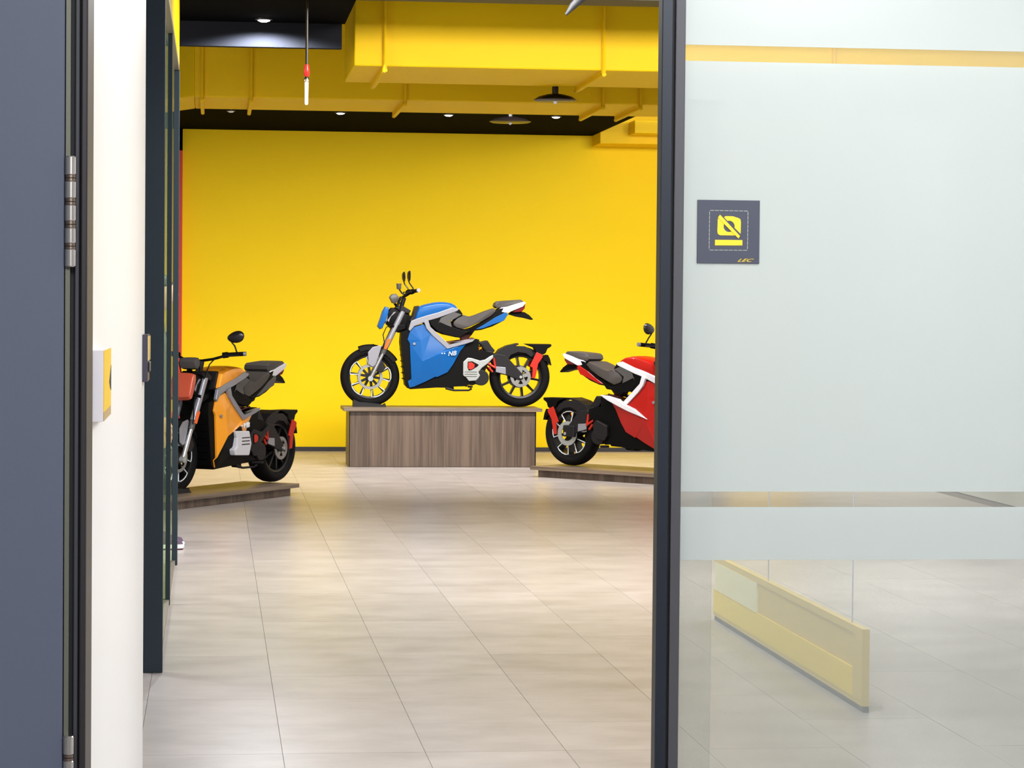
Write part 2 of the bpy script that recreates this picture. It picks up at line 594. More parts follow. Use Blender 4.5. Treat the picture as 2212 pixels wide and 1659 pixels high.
# ------------------------------------------------------------------ lamps
def downlight(x, y, z, m, label, r=0.048):
    t = empty('downlight', (x, y, z))
    bm = bmesh.new()
    n = 28
    prof = [(r * 0.82, 0.0), (r * 1.15, 0.0), (r * 1.15, -0.008), (r * 0.82, -0.012)]
    rings = [[bm.verts.new((a * math.cos(2 * PI * k / n), a * math.sin(2 * PI * k / n), b)) for a, b in prof] for k in range(n)]
    for k in range(n):
        for j in range(4):
            bm.faces.new((rings[k][j], rings[k][(j + 1) % 4], rings[(k + 1) % n][(j + 1) % 4], rings[(k + 1) % n][j]))
    obj('trim_ring', bm, 'lamp_black', t, smooth=True)
    bm = bmesh.new()
    lathe_z(bm, [(r * 0.4, -0.022), (r * 0.8, -0.014), (r * 0.82, 0.0)], 0, 0, 24)
    obj('lens', bm, m, t, smooth=True)
    tag(t, label, 'lamp', 'downlights in the black ceiling')


downlight(0.155, 25.1, 3.489, 'lamp_dim', 'unlit recessed ceiling downlight at the left end of the rear row', 0.04)
downlight(1.225, 25.1, 3.489, 'lamp_on', 'glowing recessed downlight above the front wheel of the blue motorcycle')
downlight(2.29, 25.1, 3.489, 'lamp_on', 'glowing recessed downlight above the middle of the blue motorcycle')
downlight(3.36, 25.1, 3.489, 'lamp_on', 'glowing recessed downlight under the black disc lamp, right end of the rear row')
downlight(0.32, 17.07, 3.489, 'lamp_on', 'bright recessed downlight at top left casting a pale arc on the black bulkhead', 0.05)


def disc_pendant(x, y, z, r, top, label):
    t = empty('pendant_lamp', (x, y, z))
    obj('shade', lathe_z(bmesh.new(), [(r * 0.9, 0.0), (r, 0.008), (r * 0.75, 0.035), (r * 0.35, 0.052), (0.03, 0.056)], 0, 0, 40), 'lamp_black', t, smooth=True)
    obj('stem', lathe_z(bmesh.new(), [(0.024, 0.05), (0.024, 0.11)], 0, 0, 16), 'lamp_black', t, smooth=True)
    obj('bulb', lathe_z(bmesh.new(), [(0.006, -0.02), (0.014, -0.01), (0.014, 0.004)], 0, 0, 12), 'lamp_dim', t, smooth=True)
    obj('cord', tube(bmesh.new(), [(0, 0, 0.1), (0, 0, top - z)], 0.004, 6), 'lamp_black', t)
    tag(t, label, 'lamp')


disc_pendant(2.523, 18.9, 3.127, 0.165, 3.23, 'shallow black disc pendant lamp hanging below the nearer yellow duct')
disc_pendant(2.66, 23.0, 3.262, 0.19, 3.49, 'dark disc pendant lamp against the black ceiling between two glowing downlights')

t = empty('tube_pendant', (0.568, 16.0, 2.84))
obj('hanging_rod', tube(bmesh.new(), [(0, 0, 0.25), (0, 0, 0.65)], 0.009, 8), 'lamp_black', t)
obj('red_collar', lathe_z(bmesh.new(), [(0.012, 0.175), (0.02, 0.19), (0.018, 0.225), (0.013, 0.25)], 0, 0, 16), 'lamp_red', t, smooth=True)['label'] = 'glossy red collar'
obj('collar', lathe_z(bmesh.new(), [(0.012, 0.14), (0.018, 0.145), (0.018, 0.16), (0.010, 0.175)], 0, 0, 16), 'steel', t, smooth=True)
obj('light_tube', lathe_z(bmesh.new(), [(0.006, 0.0), (0.010, 0.006), (0.011, 0.142)], 0, 0, 16), 'tube_on', t, smooth=True)['label'] = 'glowing white tube'
tag(t, 'slim hanging lamp with black rod, red collar and glowing white tube', 'lamp')

t = empty('ceiling_spotlight', (2.12, 15.0, 3.3))
obj('lamp_head', tube(bmesh.new(), [(-0.06, 0, 0.02), (-0.02, 0, 0.07), (0.05, 0, 0.14)], [0.008, 0.022, 0.03], 12), 'gasket', t, smooth=True)
obj('bracket', tube(bmesh.new(), [(0.03, 0, 0.12), (0.05, 0, 0.3), (0.05, 0, 1.2)], 0.008, 6), 'lamp_black', t)
tag(t, 'small black spotlight head pointing down from the ceiling, top right', 'lamp')

# ------------------------------------------------------------------ glass partition on the left
part = empty('glass_partition', (-0.25, 11.0, 0))
tag(part, 'dark framed glass partition running back from the white wall on the left', 'partition')
for y in (11.0, 13.48, 15.56):
    obj('post', nbox(-0.046 if y < 12 else 0.004, 0.039 if y < 12 else (0.029 if y < 14 else 0.038), y - 11.0, y - 11.0 + 0.05, 0.0, 3.0), 'post', part, bevel=0.003)
for y0, y1 in ((11.05, 13.48), (13.53, 15.56)):
    obj('glass_pane', nbox(-0.006, 0.0035, y0 - 11.0, y1 - 11.0, 0.03, 3.0), 'glass', part)
    obj('floor_channel', nbox(-0.012, 0.024, y0 - 11.0, y1 - 11.0, 0.0, 0.03), 'rail', part)
obj('head_rail', nbox(-0.006, 0.034, 0.05, 4.61, 3.0, 3.03), 'rail', part)
struct(obj('trim_6', nbox(-0.256, -0.2155, 11.0, 15.6, 3.03, 4.5), 'yellow'))

# ------------------------------------------------------------------ corridor: white wall, ceiling, right door
struct(obj('wall_left_corridor', nbox(-0.27, -0.15, 2.62, 5.62, 0, 2.8), 'white', bevel=0.004))
struct(obj('ceiling_corridor', nbox(-3.0, 3.0, -2.0, 5.45, 2.8, 2.9), 'white'))
struct(obj('wall_right_corridor', nbox(2.45, 2.55, -2.0, 5.6, 0, 2.8), 'white'))
struct(obj('trim_7', nbox(-0.15, 2.5, 5.46, 5.62, 2.5, 4.6), 'white'))

dr = struct(empty('door_1', (0.965, 5.5, 0)))
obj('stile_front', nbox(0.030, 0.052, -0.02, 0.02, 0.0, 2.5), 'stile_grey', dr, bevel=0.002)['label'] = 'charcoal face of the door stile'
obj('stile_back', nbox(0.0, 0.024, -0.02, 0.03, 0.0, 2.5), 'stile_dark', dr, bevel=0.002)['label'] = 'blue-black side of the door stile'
obj('gasket', nbox(0.022, 0.032, -0.010, 0.02, 0.0, 2.5), 'gasket', dr)
obj('glass_pane', nbox(0.052, 1.45, 0.000, 0.008, 0.0, 2.5), 'door_glass', dr)
obj('frosted_film', nbox(0.053, 1.44, -0.0012, -0.0002, 2.159, 2.5), 'film', dr)
obj('frosted_film', nbox(0.053, 1.44, -0.0012, -0.0002, 1.181, 2.124), 'film', dr)
obj('frosted_film', nbox(0.053, 1.44, -0.0012, -0.0002, 1.030, 1.147), 'film', dr)
obj('sheer_film', nbox(0.053, 1.44, -0.0012, -0.0002, 0.0, 1.0298), 'film_low', dr)
# narrow fixed sheet overlapping the door edge from behind
fx = obj('fixed_sheet', nbox(0.055, 0.132, 0.03, 0.034, 0.0, 2.052), 'film_low', dr)

# sign stuck on the glass
sg = empty('no_photo_sign', (1.05, 5.4985, 1.682))
S = 0.139
obj('sign_plate', nbox(0, S, -0.003, 0, 0, S), 'sign', sg, bevel=0.0008)


def sxy(px, py):   # sign artwork: position on the plate as fractions
    return (px - 545) / 1110 * S, (1405 - py) / 1125 * S


def sprism(pts, y0, y1):
    return prism(bmesh.new(), [sxy(*p) for p in pts], y0, y1)


ring = []
outer = [(905, 600), (1020, 600), (1035, 562), (1180, 565), (1220, 580), (1300, 600), (1318, 640), (1315, 880), (1290, 905), (1180, 905), (930, 905), (898, 870)]
# camera body with a pear-shaped hole, drawn as a strip between outline and hole
import_out = []
NS = 32
hole = []
bmS = bmesh.new()
def ray_out(t):
    cx0, cy0 = 1108, 745
    dx, dy = math.cos(t), math.sin(t)
    best = None
    for k in range(len(outer)):
        x1, y1 = outer[k]
        x2, y2 = outer[(k + 1) % len(outer)]
        ex, ey = x2 - x1, y2 - y1
        den = dx * ey - dy * ex
        if abs(den) < 1e-9:
            continue
        s_ = ((x1 - cx0) * ey - (y1 - cy0) * ex) / den
        u_ = ((x1 - cx0) * dy - (y1 - cy0) * dx) / den
        if s_ > 0 and -1e-6 <= u_ <= 1 + 1e-6:
            best = s_ if best is None else min(best, s_)
    return cx0 + dx * best, cy0 + dy * best
A1, A2 = [], []
for k in range(NS):
    t_ = 2 * PI * k / NS
    o2 = sxy(*ray_out(t_))
    h2 = sxy(1108 + 98 * math.cos(t_), 745 + 100 * math.sin(t_))
    A1.append([bmS.verts.new((o2[0], yy, o2[1])) for yy in (-0.0040, -0.003)])
    A2.append([bmS.verts.new((h2[0], yy, h2[1])) for yy in (-0.0040, -0.003)])
for k in range(NS):
    q = (k + 1) % NS
    bmS.faces.new((A1[k][0], A1[q][0], A2[q][0], A2[k][0]))
    bmS.faces.new((A1[k][0], A1[k][1], A1[q][1], A1[q][0]))
    bmS.faces.new((A2[k][0], A2[q][0], A2[q][1], A2[k][1]))
obj('camera_symbol', bmS, 'sign_y', sg)
obj('slash_gap', sprism([(950, 540), (985, 560), (1345, 905), (1310, 935)], -0.0044, -0.003), 'sign', sg)
obj('slash', sprism([(945, 540), (905, 590), (1275, 958), (1305, 915)], -0.0048, -0.003), 'sign_y', sg)
obj('caption_bar', sprism([(860, 985), (1348, 985), (1348, 1080), (860, 1085)], -0.0040, -0.003), 'sign_y', sg)
bm = bmesh.new()
def dash(p, q, n):
    for k in range(n):
        a = (k + 0.15) / n
        c = (k + 0.85) / n
        x1, z1 = sxy(p[0] + (q[0] - p[0]) * a, p[1] + (q[1] - p[1]) * a)
        x2, z2 = sxy(p[0] + (q[0] - p[0]) * c, p[1] + (q[1] - p[1]) * c)
        e = 0.0007
        box(bm, min(x1, x2) - e, max(x1, x2) + e, -0.0036, -0.003, min(z1, z2) - e, max(z1, z2) + e)
dash((760, 465), (1445, 470), 8)
dash((760, 1168), (1440, 1165), 8)
dash((758, 480), (758, 1150), 9)
dash((1442, 480), (1440, 1150), 9)
obj('dashed_outline', bm, 'sign_line', sg)
lx, lz = sxy(1380, 1368)
text_mesh('lettering', 'LEC', 0.0125, 'sign_y', sg, Matrix.Translation((lx, -0.0035, lz)) @ Matrix.Rotation(PI / 2, 4, 'X') @ Matrix.Diagonal((1.5, 0.75, 1, 1)), 0.0004, 0.6)
tag(sg, 'square navy no-photography sign with yellow camera symbol on the frosted glass', 'sign')

# ------------------------------------------------------------------ near left door with hinges and frame
dl = struct(empty('door_2', (-1.05, 2.5, 0)))
obj('door_leaf', nbox(0, 0.906, 0.0, 0.045, 0.0, 2.2), 'leaf', dl, bevel=0.001)
obj('edge_strip', nbox(0.907, 0.9115, 0.0, 0.04, 0.0, 2.2), 'leaf_edge', dl)['label'] = 'olive grey edge strip of the door leaf'
struct(obj('trim_8', nbox(-0.1385, -0.1285, 2.515, 2.62, 0.0, 2.3), 'gasket'))
struct(obj('trim_9', nbox(-0.1285, -0.122, 2.5, 2.62, 0.0, 2.3), 'jamb', bevel=0.0015))
struct(obj('trim_10', nbox(-0.1345, -0.1300, 2.508, 2.515, 0.0, 2.3), 'stile_grey', bevel=0.001))
for zt, lab in ((1.723, 'upper steel butt hinge on the slate grey door, five polished knuckles'), (1.161, 'lower steel butt hinge on the slate grey door, cut off by the bottom edge')):
    h = empty('door_hinge', (-0.1378 + 1.05, 2.4955 - 2.5, zt - 0.107))
    h.parent = dl
    h['label'] = lab
    L = [0.033, 0.018, 0.020, 0.018, 0.018]
    segs = [(0.0, 0.0175), (0.0225, 0.038), (0.044, 0.0600), (0.066, 0.083), (0.0885, 0.107)]
    for k, (a, c) in enumerate(segs):
        obj('knuckle', lathe_z(bmesh.new(), [(0.0046, a), (0.0054, a + 0.001), (0.0054, c - 0.001), (0.0046, c)], 0, 0, 20), 'steel', h, smooth=True)
    for a, c in ((0.0175, 0.0225), (0.038, 0.044), (0.0600, 0.066), (0.083, 0.0885)):
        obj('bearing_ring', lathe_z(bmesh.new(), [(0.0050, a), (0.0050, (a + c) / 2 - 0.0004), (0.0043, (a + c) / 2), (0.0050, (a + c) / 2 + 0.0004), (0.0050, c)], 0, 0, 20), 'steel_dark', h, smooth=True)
    obj('hinge_plate', nbox(-0.001, 0.0, 0.0042, 0.035, 0.0, 0.107), 'steel', h)

# things on the white wall
t = empty('wall_box', (-0.15, 3.205, 1.434))
obj('housing', nbox(0.0002, 0.0138, 0.0, 0.225, 0.0, 0.089), 'box_white', t, bevel=0.0008)
obj('printed_face', nbox(0.0138, 0.0146, 0.002, 0.223, 0.012, 0.0885), 'box_yellow', t)['label'] = 'yellow printed face'
obj('printed_strip', nbox(0.0138, 0.0146, 0.002, 0.223, 0.0005, 0.012), 'box_tan', t)['label'] = 'tan strip along the lower edge'
bm = prism(bmesh.new(), [(0.16, 0.045), (0.2, 0.06), (0.222, 0.066), (0.222, 0.032), (0.19, 0.036)], 0.0146, 0.0149)
for v in bm.verts:
    v.co = Vector((v.co.y, v.co.x, v.co.z))
obj('printed_figure', bm, 'gasket', t)['label'] = 'black printed shape'
tag(t, 'thin white box with a yellow printed face mounted on the white wall', 'box')
t = empty('door_latch_plate', (-0.15, 5.46, 1.417))
obj('plate', nbox(-0.009, 0.0115, -0.02, 0.14, 0.0, 0.10), 'plate', t, bevel=0.001)
obj('plate_edge', nbox(0.0115, 0.0135, -0.015, 0.14, 0.045, 0.097), 'gold', t)['label'] = 'thin brass edge'
obj('latch', nbox(0.0115, 0.0155, 0.0, 0.10, 0.02, 0.042), 'plate', t, bevel=0.002)
tag(t, 'dark metal latch plate with a brass edge at the end of the white wall', 'plate')

# ------------------------------------------------------------------ yellow display behind the frosted glass
t = empty('display_barrier', (2.54, 9.75, 0))
obj('barrier_panel', nbox(0.006, 0.026, 0.02, 2.95, 0.16, 0.30), 'tan_box', t, bevel=0.002)
obj('base_strip', nbox(0.008, 0.03, 0.0, 3.0, 0.0, 0.025), 'baseboard', t)
obj('lower_band', nbox(0.0, 0.03, 0.15, 3.0, 0.045, 0.16), 'yellow_box', t)['label'] = 'bright yellow lower band'
obj('base_rail', nbox(0.002, 0.03, 0.0, 3.0, 0.025, 0.045), 'tan_box', t)
obj('end_post', nbox(0.0, 0.03, 0.0, 0.15, 0.045, 0.33), 'tan_box', t)
obj('top_rail', nbox(0.0, 0.03, 0.15, 3.0, 0.30, 0.33), 'tan_box', t)
obj('far_panel', nbox(-0.002, 0.006, 1.95, 2.95, 0.16, 0.30), 'cream', t)['label'] = 'white far end panel'
obj('raised_panel', nbox(0.0, 0.03, 0.17, 1.85, 1.09, 1.28), 'yellow_box', t, bevel=0.004)
for yy in (0.22, 1.78):
    obj('support_rod', tube(bmesh.new(), [(0.015, yy, 0.33), (0.015, yy, 1.09)], 0.003, 8), 'whitep', t)
tag(t, 'low yellow barrier with a raised yellow panel, seen dimly through the frosted glass door', 'barrier')


# ------------------------------------------------------------------ plinths
def plinth_big():
    t = empty('display_plinth', (2.26, 25.1, 0))
    x0, x1 = -0.93, 0.93
    cuts = [x0, -0.72, 0.02, 0.735, x1]
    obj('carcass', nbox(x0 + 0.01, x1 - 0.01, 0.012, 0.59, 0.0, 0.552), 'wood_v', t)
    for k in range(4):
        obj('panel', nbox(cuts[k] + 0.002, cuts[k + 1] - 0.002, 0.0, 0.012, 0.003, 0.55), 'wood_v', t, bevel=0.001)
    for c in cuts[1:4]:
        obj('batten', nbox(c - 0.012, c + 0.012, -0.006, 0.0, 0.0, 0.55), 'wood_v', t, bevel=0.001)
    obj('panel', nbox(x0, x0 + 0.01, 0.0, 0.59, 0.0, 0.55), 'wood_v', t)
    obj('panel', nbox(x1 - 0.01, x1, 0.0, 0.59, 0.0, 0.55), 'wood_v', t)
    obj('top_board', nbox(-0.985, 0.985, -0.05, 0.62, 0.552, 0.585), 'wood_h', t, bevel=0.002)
    tag(t, 'tall walnut-veneer plinth under the blue motorcycle', 'plinth')


def plinth_low(loc, rz, L, label, W=0.35):
    t = empty('display_platform', loc, rz)
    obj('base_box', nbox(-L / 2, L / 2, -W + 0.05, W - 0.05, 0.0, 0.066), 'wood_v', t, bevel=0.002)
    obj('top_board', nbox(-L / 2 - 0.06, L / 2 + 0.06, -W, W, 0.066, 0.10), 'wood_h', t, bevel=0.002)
    tag(t, label, 'platform')


plinth_big()


# ------------------------------------------------------------------ motorcycle
# side profile measured off one machine: A() and B() turn drawing coordinates into metres from the rear axle
SCL = 217.0
WB = 1.504


def loc_uv(X, Y):
    g = 882.8 + 0.0100 * (X - 1124.0)
    return (1124.0 - X) / SCL - WB / 2, (g - Y) / SCL


def A(x, y):
    return loc_uv(700 + x / 4.88, 560 + y / 4.88)


def B(x, y):
    return loc_uv(940 + x / 5.7207, 620 + y / 5.7207)


def AA(*p):
    return [A(x, y) for x, y in p]


def BB(*p):
    return [B(x, y) for x, y in p]


def mirrored(fn):
    for s in (1, -1):
        fn(s)


def motorcycle(loc, rz, paint, stripe, tail_top, tail_side, cowl, label, lower=None, blade=False):
    T = empty('motorcycle', loc, rz)
    P = lambda name, bm, m, parent=T, bevel=0.0, smooth=False, label=None: _p(name, bm, m, parent, bevel, smooth, label)

    def _p(name, bm, m, parent, bevel, smooth, lab):
        o = obj(name, bm, m, parent, bevel, smooth)
        if lab:
            o['label'] = lab
        return o

    fx_, fz_ = WB / 2, 0.297
    rx_, rz_ = -WB / 2, 0.306

    def wheel(cx, cz, R, w, nm, both):
        rim = bmesh.new()
        lathe_y(rim, [(0.198, -w * 0.62), (0.216, -w * 0.7), (0.214, 0), (0.216, w * 0.7), (0.198, w * 0.62), (0.203, 0)], cx, cz, 48)
        disc_y(rim, 0.04, -w * 0.75, w * 0.75, cx, cz, 24)
        for k in range(5):
            th = math.radians(90 + 72 * k + 10)
            for s in (-1, 1):
                a0, a1 = th + s * 0.22, th + s * 0.31
                p0 = Vector((cx + 0.03 * math.cos(a0), 0, cz + 0.03 * math.sin(a0)))
                p1 = Vector((cx + 0.205 * math.cos(a1), 0, cz + 0.205 * math.sin(a1)))
                d = (p1 - p0).normalized()
                nrm = Vector((-d.z, 0, d.x))
                vs = []
                for p, hw_, dp in ((p0, 0.013, w * 0.6), (p1, 0.010, w * 0.45)):
                    for e1, e2 in ((-1, -1), (1, -1), (1, 1), (-1, 1)):
                        vs.append(rim.verts.new(p + nrm * hw_ * e1 + Vector((0, dp * e2, 0))))
                for q in range(4):
                    rim.faces.new((vs[q], vs[(q + 1) % 4], vs[4 + (q + 1) % 4], vs[4 + q]))
        wo = P(nm, rim, 'rim', T, 0.0, True)
        ty = bmesh.new()
        Rm, a = (R + 0.208) / 2, (R - 0.208) / 2
        prof = []
        for k in range(16):
            t = 2 * PI * k / 16
            prof.append((Rm + a * (abs(math.cos(t)) ** 0.9) * (1 if math.cos(t) > 0 else -1), w * (abs(math.sin(t)) ** 0.8) * (1 if math.sin(t) > 0 else -1)))
        lathe_y(ty, prof, cx, cz, 64)
        P('tyre', ty, 'tyre', wo, 0, True)
        sides = (1, -1) if both else (-1,)
        ac = bmesh.new()
        for s2 in sides:
            for k in range(5):
                th = math.radians(90 + 72 * k + 10)
                path = [(0.105, -0.27), (0.2, -0.36), (0.207, -0.2), (0.209, 0), (0.207, 0.2), (0.2, 0.36), (0.105, 0.27)]
                pts = [(cx + r * math.cos(th + q), s2 * w * 0.66, cz + r * math.sin(th + q)) for r, q in path]
                tube(ac, pts, 0.0048, 5)
        P('rim_line', ac, 'accent', wo, label='white outline on the wheel spokes')
        return wo

    fw = wheel(fx_, fz_, 0.296, 0.058, 'front_wheel', True)
    rw = wheel(rx_, rz_, 0.305, 0.078, 'rear_wheel', False)
    bm = bmesh.new()
    for s in (1, -1):
        lathe_y(bm, [(0.098, s * 0.050), (0.125, s * 0.050), (0.125, s * 0.054), (0.098, s * 0.054)], fx_, fz_, 36)
    P('brake_disc', bm, 'disc', fw, smooth=True)
    # sprocket on the left, disc on the right
    bm = bmesh.new()
    lathe_y(bm, [(0.072, 0.088), (0.102, 0.088), (0.102, 0.098), (0.072, 0.098)], rx_, rz_, 40)
    disc_y(bm, 0.034, 0.086, 0.102, rx_, rz_, 24)
    for k in range(5):
        th = 2 * PI * k / 5 + 0.3
        d = Vector((math.cos(th), 0, math.sin(th)))
        n_ = Vector((-d.z, 0, d.x))
        c0 = Vector((rx_, 0.093, rz_))
        vs = [bm.verts.new(c0 + d * r + n_ * e * hw_ + Vector((0, yy, 0))) for r, hw_ in ((0.03, 0.016), (0.075, 0.02)) for e, yy in ((-1, -0.004), (1, -0.004), (1, 0.004), (-1, 0.004))]
        for q in range(4):
            bm.faces.new((vs[q], vs[(q + 1) % 4], vs[4 + (q + 1) % 4], vs[4 + q]))
    P('sprocket', bm, 'disc', rw, smooth=True)
    bm = bmesh.new()
    lathe_y(bm, [(0.07, -0.088), (0.115, -0.088), (0.115, -0.094), (0.07, -0.094)], rx_, rz_, 36)
    P('brake_disc', bm, 'alu', rw, smooth=True)
    bm = bmesh.new()
    box(bm, rx_ - 0.03, rx_ + 0.11, -0.125, -0.085, rz_ - 0.03, rz_ + 0.08)
    P('brake_caliper', bm, 'dark_metal', T, 0.012)

    # front end -------------------------------------------------------
    for s in (1, -1):
        ax, az = A(478, 1262)
        bx_, bz = A(605, 1000)
        cx_, cz = A(640, 925)
        dx_, dz = A(815, 555)
        f_ = P('fork_leg', tube(bmesh.new(), [(ax, s * 0.088, az), (bx_, s * 0.088, bz)], [0.021, 0.018], 14), 'chrome', T, 0, True, 'polished lower fork leg')
        P('fork_collar', tube(bmesh.new(), [(bx_, s * 0.088, bz), (cx_, s * 0.088, cz)], 0.025, 14), 'grey_plastic', f_, 0, True)
        P('fork_tube', tube(bmesh.new(), [(cx_, s * 0.088, cz), (dx_, s * 0.088, dz)], [0.028, 0.027], 14), 'silver', f_, 0, True)
        r0, r1 = A(612, 945), A(690, 840)
        P('side_reflector', prism(bmesh.new(), AA((612, 945), (640, 955), (690, 850), (675, 840), (650, 850)), s * 0.112, s * 0.122), 'orange_ref', f_, 0.002, False, 'orange side reflector')
        P('axle_cap', disc_y(bmesh.new(), 0.026, s * 0.07, s * 0.108, ax, az, 20), 'alu', f_, 0, True)
        P('caliper', prism(bmesh.new(), AA((540, 1110), (600, 1070), (640, 1140), (600, 1200), (540, 1190)), s * 0.06, s * 0.10), 'dark_metal', T, 0.006)
        P('fender_bracket', prism(bmesh.new(), AA((450, 985), (500, 930), (575, 912), (592, 930), (560, 1040), (530, 1120), (500, 1140), (455, 1110)), s * 0.068, s * 0.078), 'silver', T, 0.004, False, 'silver fender side plate')
    # fender arc
    bm = bmesh.new()
    arc = [math.radians(68 + 80 * k / 12) for k in range(13)]
    cross = [(-0.070, -0.045), (-0.062, -0.008), (-0.03, 0.004), (0, 0.007), (0.03, 0.004), (0.062, -0.008), (0.070, -0.045)]
    rows = []
    for a in arc:
        rows.append([[bm.verts.new((fx_ + (0.312 + dr_ + e) * math.cos(a), y, fz_ + (0.312 + dr_ + e) * math.sin(a))) for y, dr_ in cross] for e in (0, 0.006)])
    for k in range(12):
        for e in (0, 1):
            for j in range(6):
                bm.faces.new((rows[k][e][j], rows[k][e][j + 1], rows[k + 1][e][j + 1], rows[k + 1][e][j]))
    P('front_fender', bm, 'black_plastic', T, 0, True)
    P('fender_tip', prism(bmesh.new(), AA((380, 932), (430, 905), (520, 900), (500, 925), (420, 945)), -0.05, 0.05), 'black_plastic', T, 0.004)
    # yokes, headlamp, cowl, instrument
    hl = P('headlamp', pillow(bmesh.new(), AA((655, 560), (690, 515), (790, 520), (880, 545), (892, 600), (862, 770), (770, 782), (690, 740), (640, 690)), 0.085, 0.8, 4), 'black_plastic', T, 0, True)
    hx, hz = A(650, 610)
    bm = bmesh.new()
    tube(bm, [(hx - 0.03, 0, hz - 0.01), (hx + 0.012, 0, hz + 0.0)], [0.075, 0.07], 24)
    P('lens', bm, 'lens', hl, 0, True)
    P('lamp_bezel', prism(bmesh.new(), AA((650, 650), (720, 560), (745, 560), (690, 610), (665, 670)), -0.095, 0.095), 'silver', hl, 0.004)
    P('front_cowl', pillow(bmesh.new(), AA((548, 715), (575, 745), (602, 735), (640, 640), (668, 560), (668, 512), (630, 503), (602, 552), (575, 640)), 0.10, 0.78, 5), cowl, T, 0, True)
    P('lower_yoke', prism(bmesh.new(), AA((700, 700), (840, 690), (850, 740), (720, 780)), -0.11, 0.11), 'black_plastic', T, 0.008)
    P('upper_yoke', prism(bmesh.new(), AA((730, 515), (800, 490), (900, 545), (880, 580), (800, 560)), -0.11, 0.11), 'dark_metal', T, 0.008)
    P('instrument', pillow(bmesh.new(), AA((672, 405), (700, 372), (745, 368), (775, 400), (765, 450), (735, 478), (700, 465)), 0.075, 0.75, 4), 'grey_plastic', T, 0, True)
    P('instrument_stalk', tube(bmesh.new(), [(A(730, 465)[0], 0, A(730, 465)[1]), (A(765, 520)[0], 0, A(765, 520)[1])], 0.012, 8), 'black_plastic')
    for s in (1, -1):
        bm = bmesh.new()
        tube(bm, [(A(800, 520)[0], s * 0.05, A(800, 520)[1]), (A(835, 410)[0], s * 0.05, A(835, 410)[1])], 0.018, 8)
        tube(bm, [(A(760, 500)[0], s * 0.04, A(760, 500)[1]), (A(800, 400)[0], s * 0.05, A(800, 400)[1])], 0.010, 8)
        box(bm, A(800, 0)[0] - 0.01, A(800, 0)[0] + 0.01, s * 0.05 - 0.008, s * 0.05 + 0.008, A(0, 520)[1], A(0, 450)[1])
        P('riser', bm, 'dark_metal')
    def hb(px, py, y):
        u, v = A(px, py)
        return (u, y, v)
    hbm = bmesh.new()
    pathR = [hb(945, 336, 0.36), hb(905, 345, 0.26), hb(850, 385, 0.14), hb(830, 400, 0.05)]
    tube(hbm, pathR + [(p[0], -p[1], p[2]) for p in pathR[::-1]], 0.012, 10)
    bar = P('handlebar', hbm, 'black_plastic', T, 0, True)
    for s in (1, -1):
        e0, e1, e2 = hb(948, 336, 0.37 * s), hb(905, 345, 0.25 * s), hb(890, 352, 0.21 * s)
        P('grip', tube(bmesh.new(), [e1, e0], 0.0185, 12), 'black_plastic', bar, 0, True)
        P('bar_end', tube(bmesh.new(), [e0, hb(955, 334, 0.39 * s)], 0.019, 12), 'silver', bar, 0, True, 'pale bar end weight')
        P('switch_box', tube(bmesh.new(), [e2, e1], 0.026, 10), 'black_plastic', bar, 0, True)
        P('lever', tube(bmesh.new(), [hb(850, 372, 0.2 * s), hb(845, 352, 0.27 * s), hb(880, 350, 0.37 * s)], 0.006, 6), 'dark_metal', bar)
        P('reservoir', lathe_z(bmesh.new(), [(0.022, 0), (0.024, 0.03), (0.026, 0.034), (0.026, 0.045)], *hb(800, 300, 0.15 * s)[:2], 16), 'grey_plastic', bar, 0, True) if False else None
        mr = P('mirror', bmesh.new(), 'mirror', T) if False else None
        c_ = Vector(hb(855, 185, 0.345 * s))
        bm = bmesh.new()
        NR = 24
        outl = []
        for k in range(NR):
            t_ = 2 * PI * k / NR
            yy = 0.078 * math.cos(t_)
            zz = 0.05 * math.sin(t_) * (1.0 + 0.18 * math.cos(t_) * 1.0)
            outl.append((yy * s, zz + 0.010 * math.cos(t_)))
        lay = []
        for xo, sc in ((-0.012, 0.94), (-0.008, 1.0), (0.006, 0.9), (0.016, 0.6), (0.019, 0.2)):
            lay.append([bm.verts.new((c_.x + xo, c_.y + a * sc, c_.z + b * sc)) for a, b in outl])
        for q in range(4):
            for k in range(NR):
                bm.faces.new((lay[q][k], lay[q][(k + 1) % NR], lay[q + 1][(k + 1) % NR], lay[q + 1][k]))
        bm.faces.new(lay[0])
        bm.faces.new(lay[-1][::-1])
        mo = P('mirror', bm, 'mirror', T, 0, True)
        P('stem', tube(bmesh.new(), [hb(905, 318, 0.33 * s), hb(865, 265, 0.335 * s), hb(850, 225, 0.31 * s), (c_.x - 0.0, c_.y - 0.02 * s, c_.z - 0.02)], 0.0065, 8), 'mirror', mo, 0, True)
    # brake fluid reservoir and cable loops
    ru, rv = A(790, 320)
    bm = bmesh.new()
    lathe_z(bm, [(0.02, rv), (0.024, rv + 0.012), (0.024, rv + 0.045), (0.027, rv + 0.047), (0.027, rv + 0.058)], ru, -0.17, 16)
    rs = P('reservoir', bm, 'grey_plastic', T, 0, True)
    P('reservoir_arm', tube(bmesh.new(), [(ru, -0.17, rv + 0.005), (A(825, 365)[0], -0.175, A(825, 365)[1]), (A(858, 378)[0], -0.165, A(858, 378)[1])], 0.008, 6), 'dark_metal', rs, 0, True)
    bm = bmesh.new()
    tube(bm, [hb(770, 690, 0.06), hb(640, 720, 0.10), hb(605, 800, 0.11), hb(620, 880, 0.105), hb(600, 990, 0.1)], 0.005, 6)
    tube(bm, [hb(850, 380, 0.16), hb(800, 430, 0.14), hb(780, 560, 0.1), hb(860, 640, 0.06)], 0.005, 6)
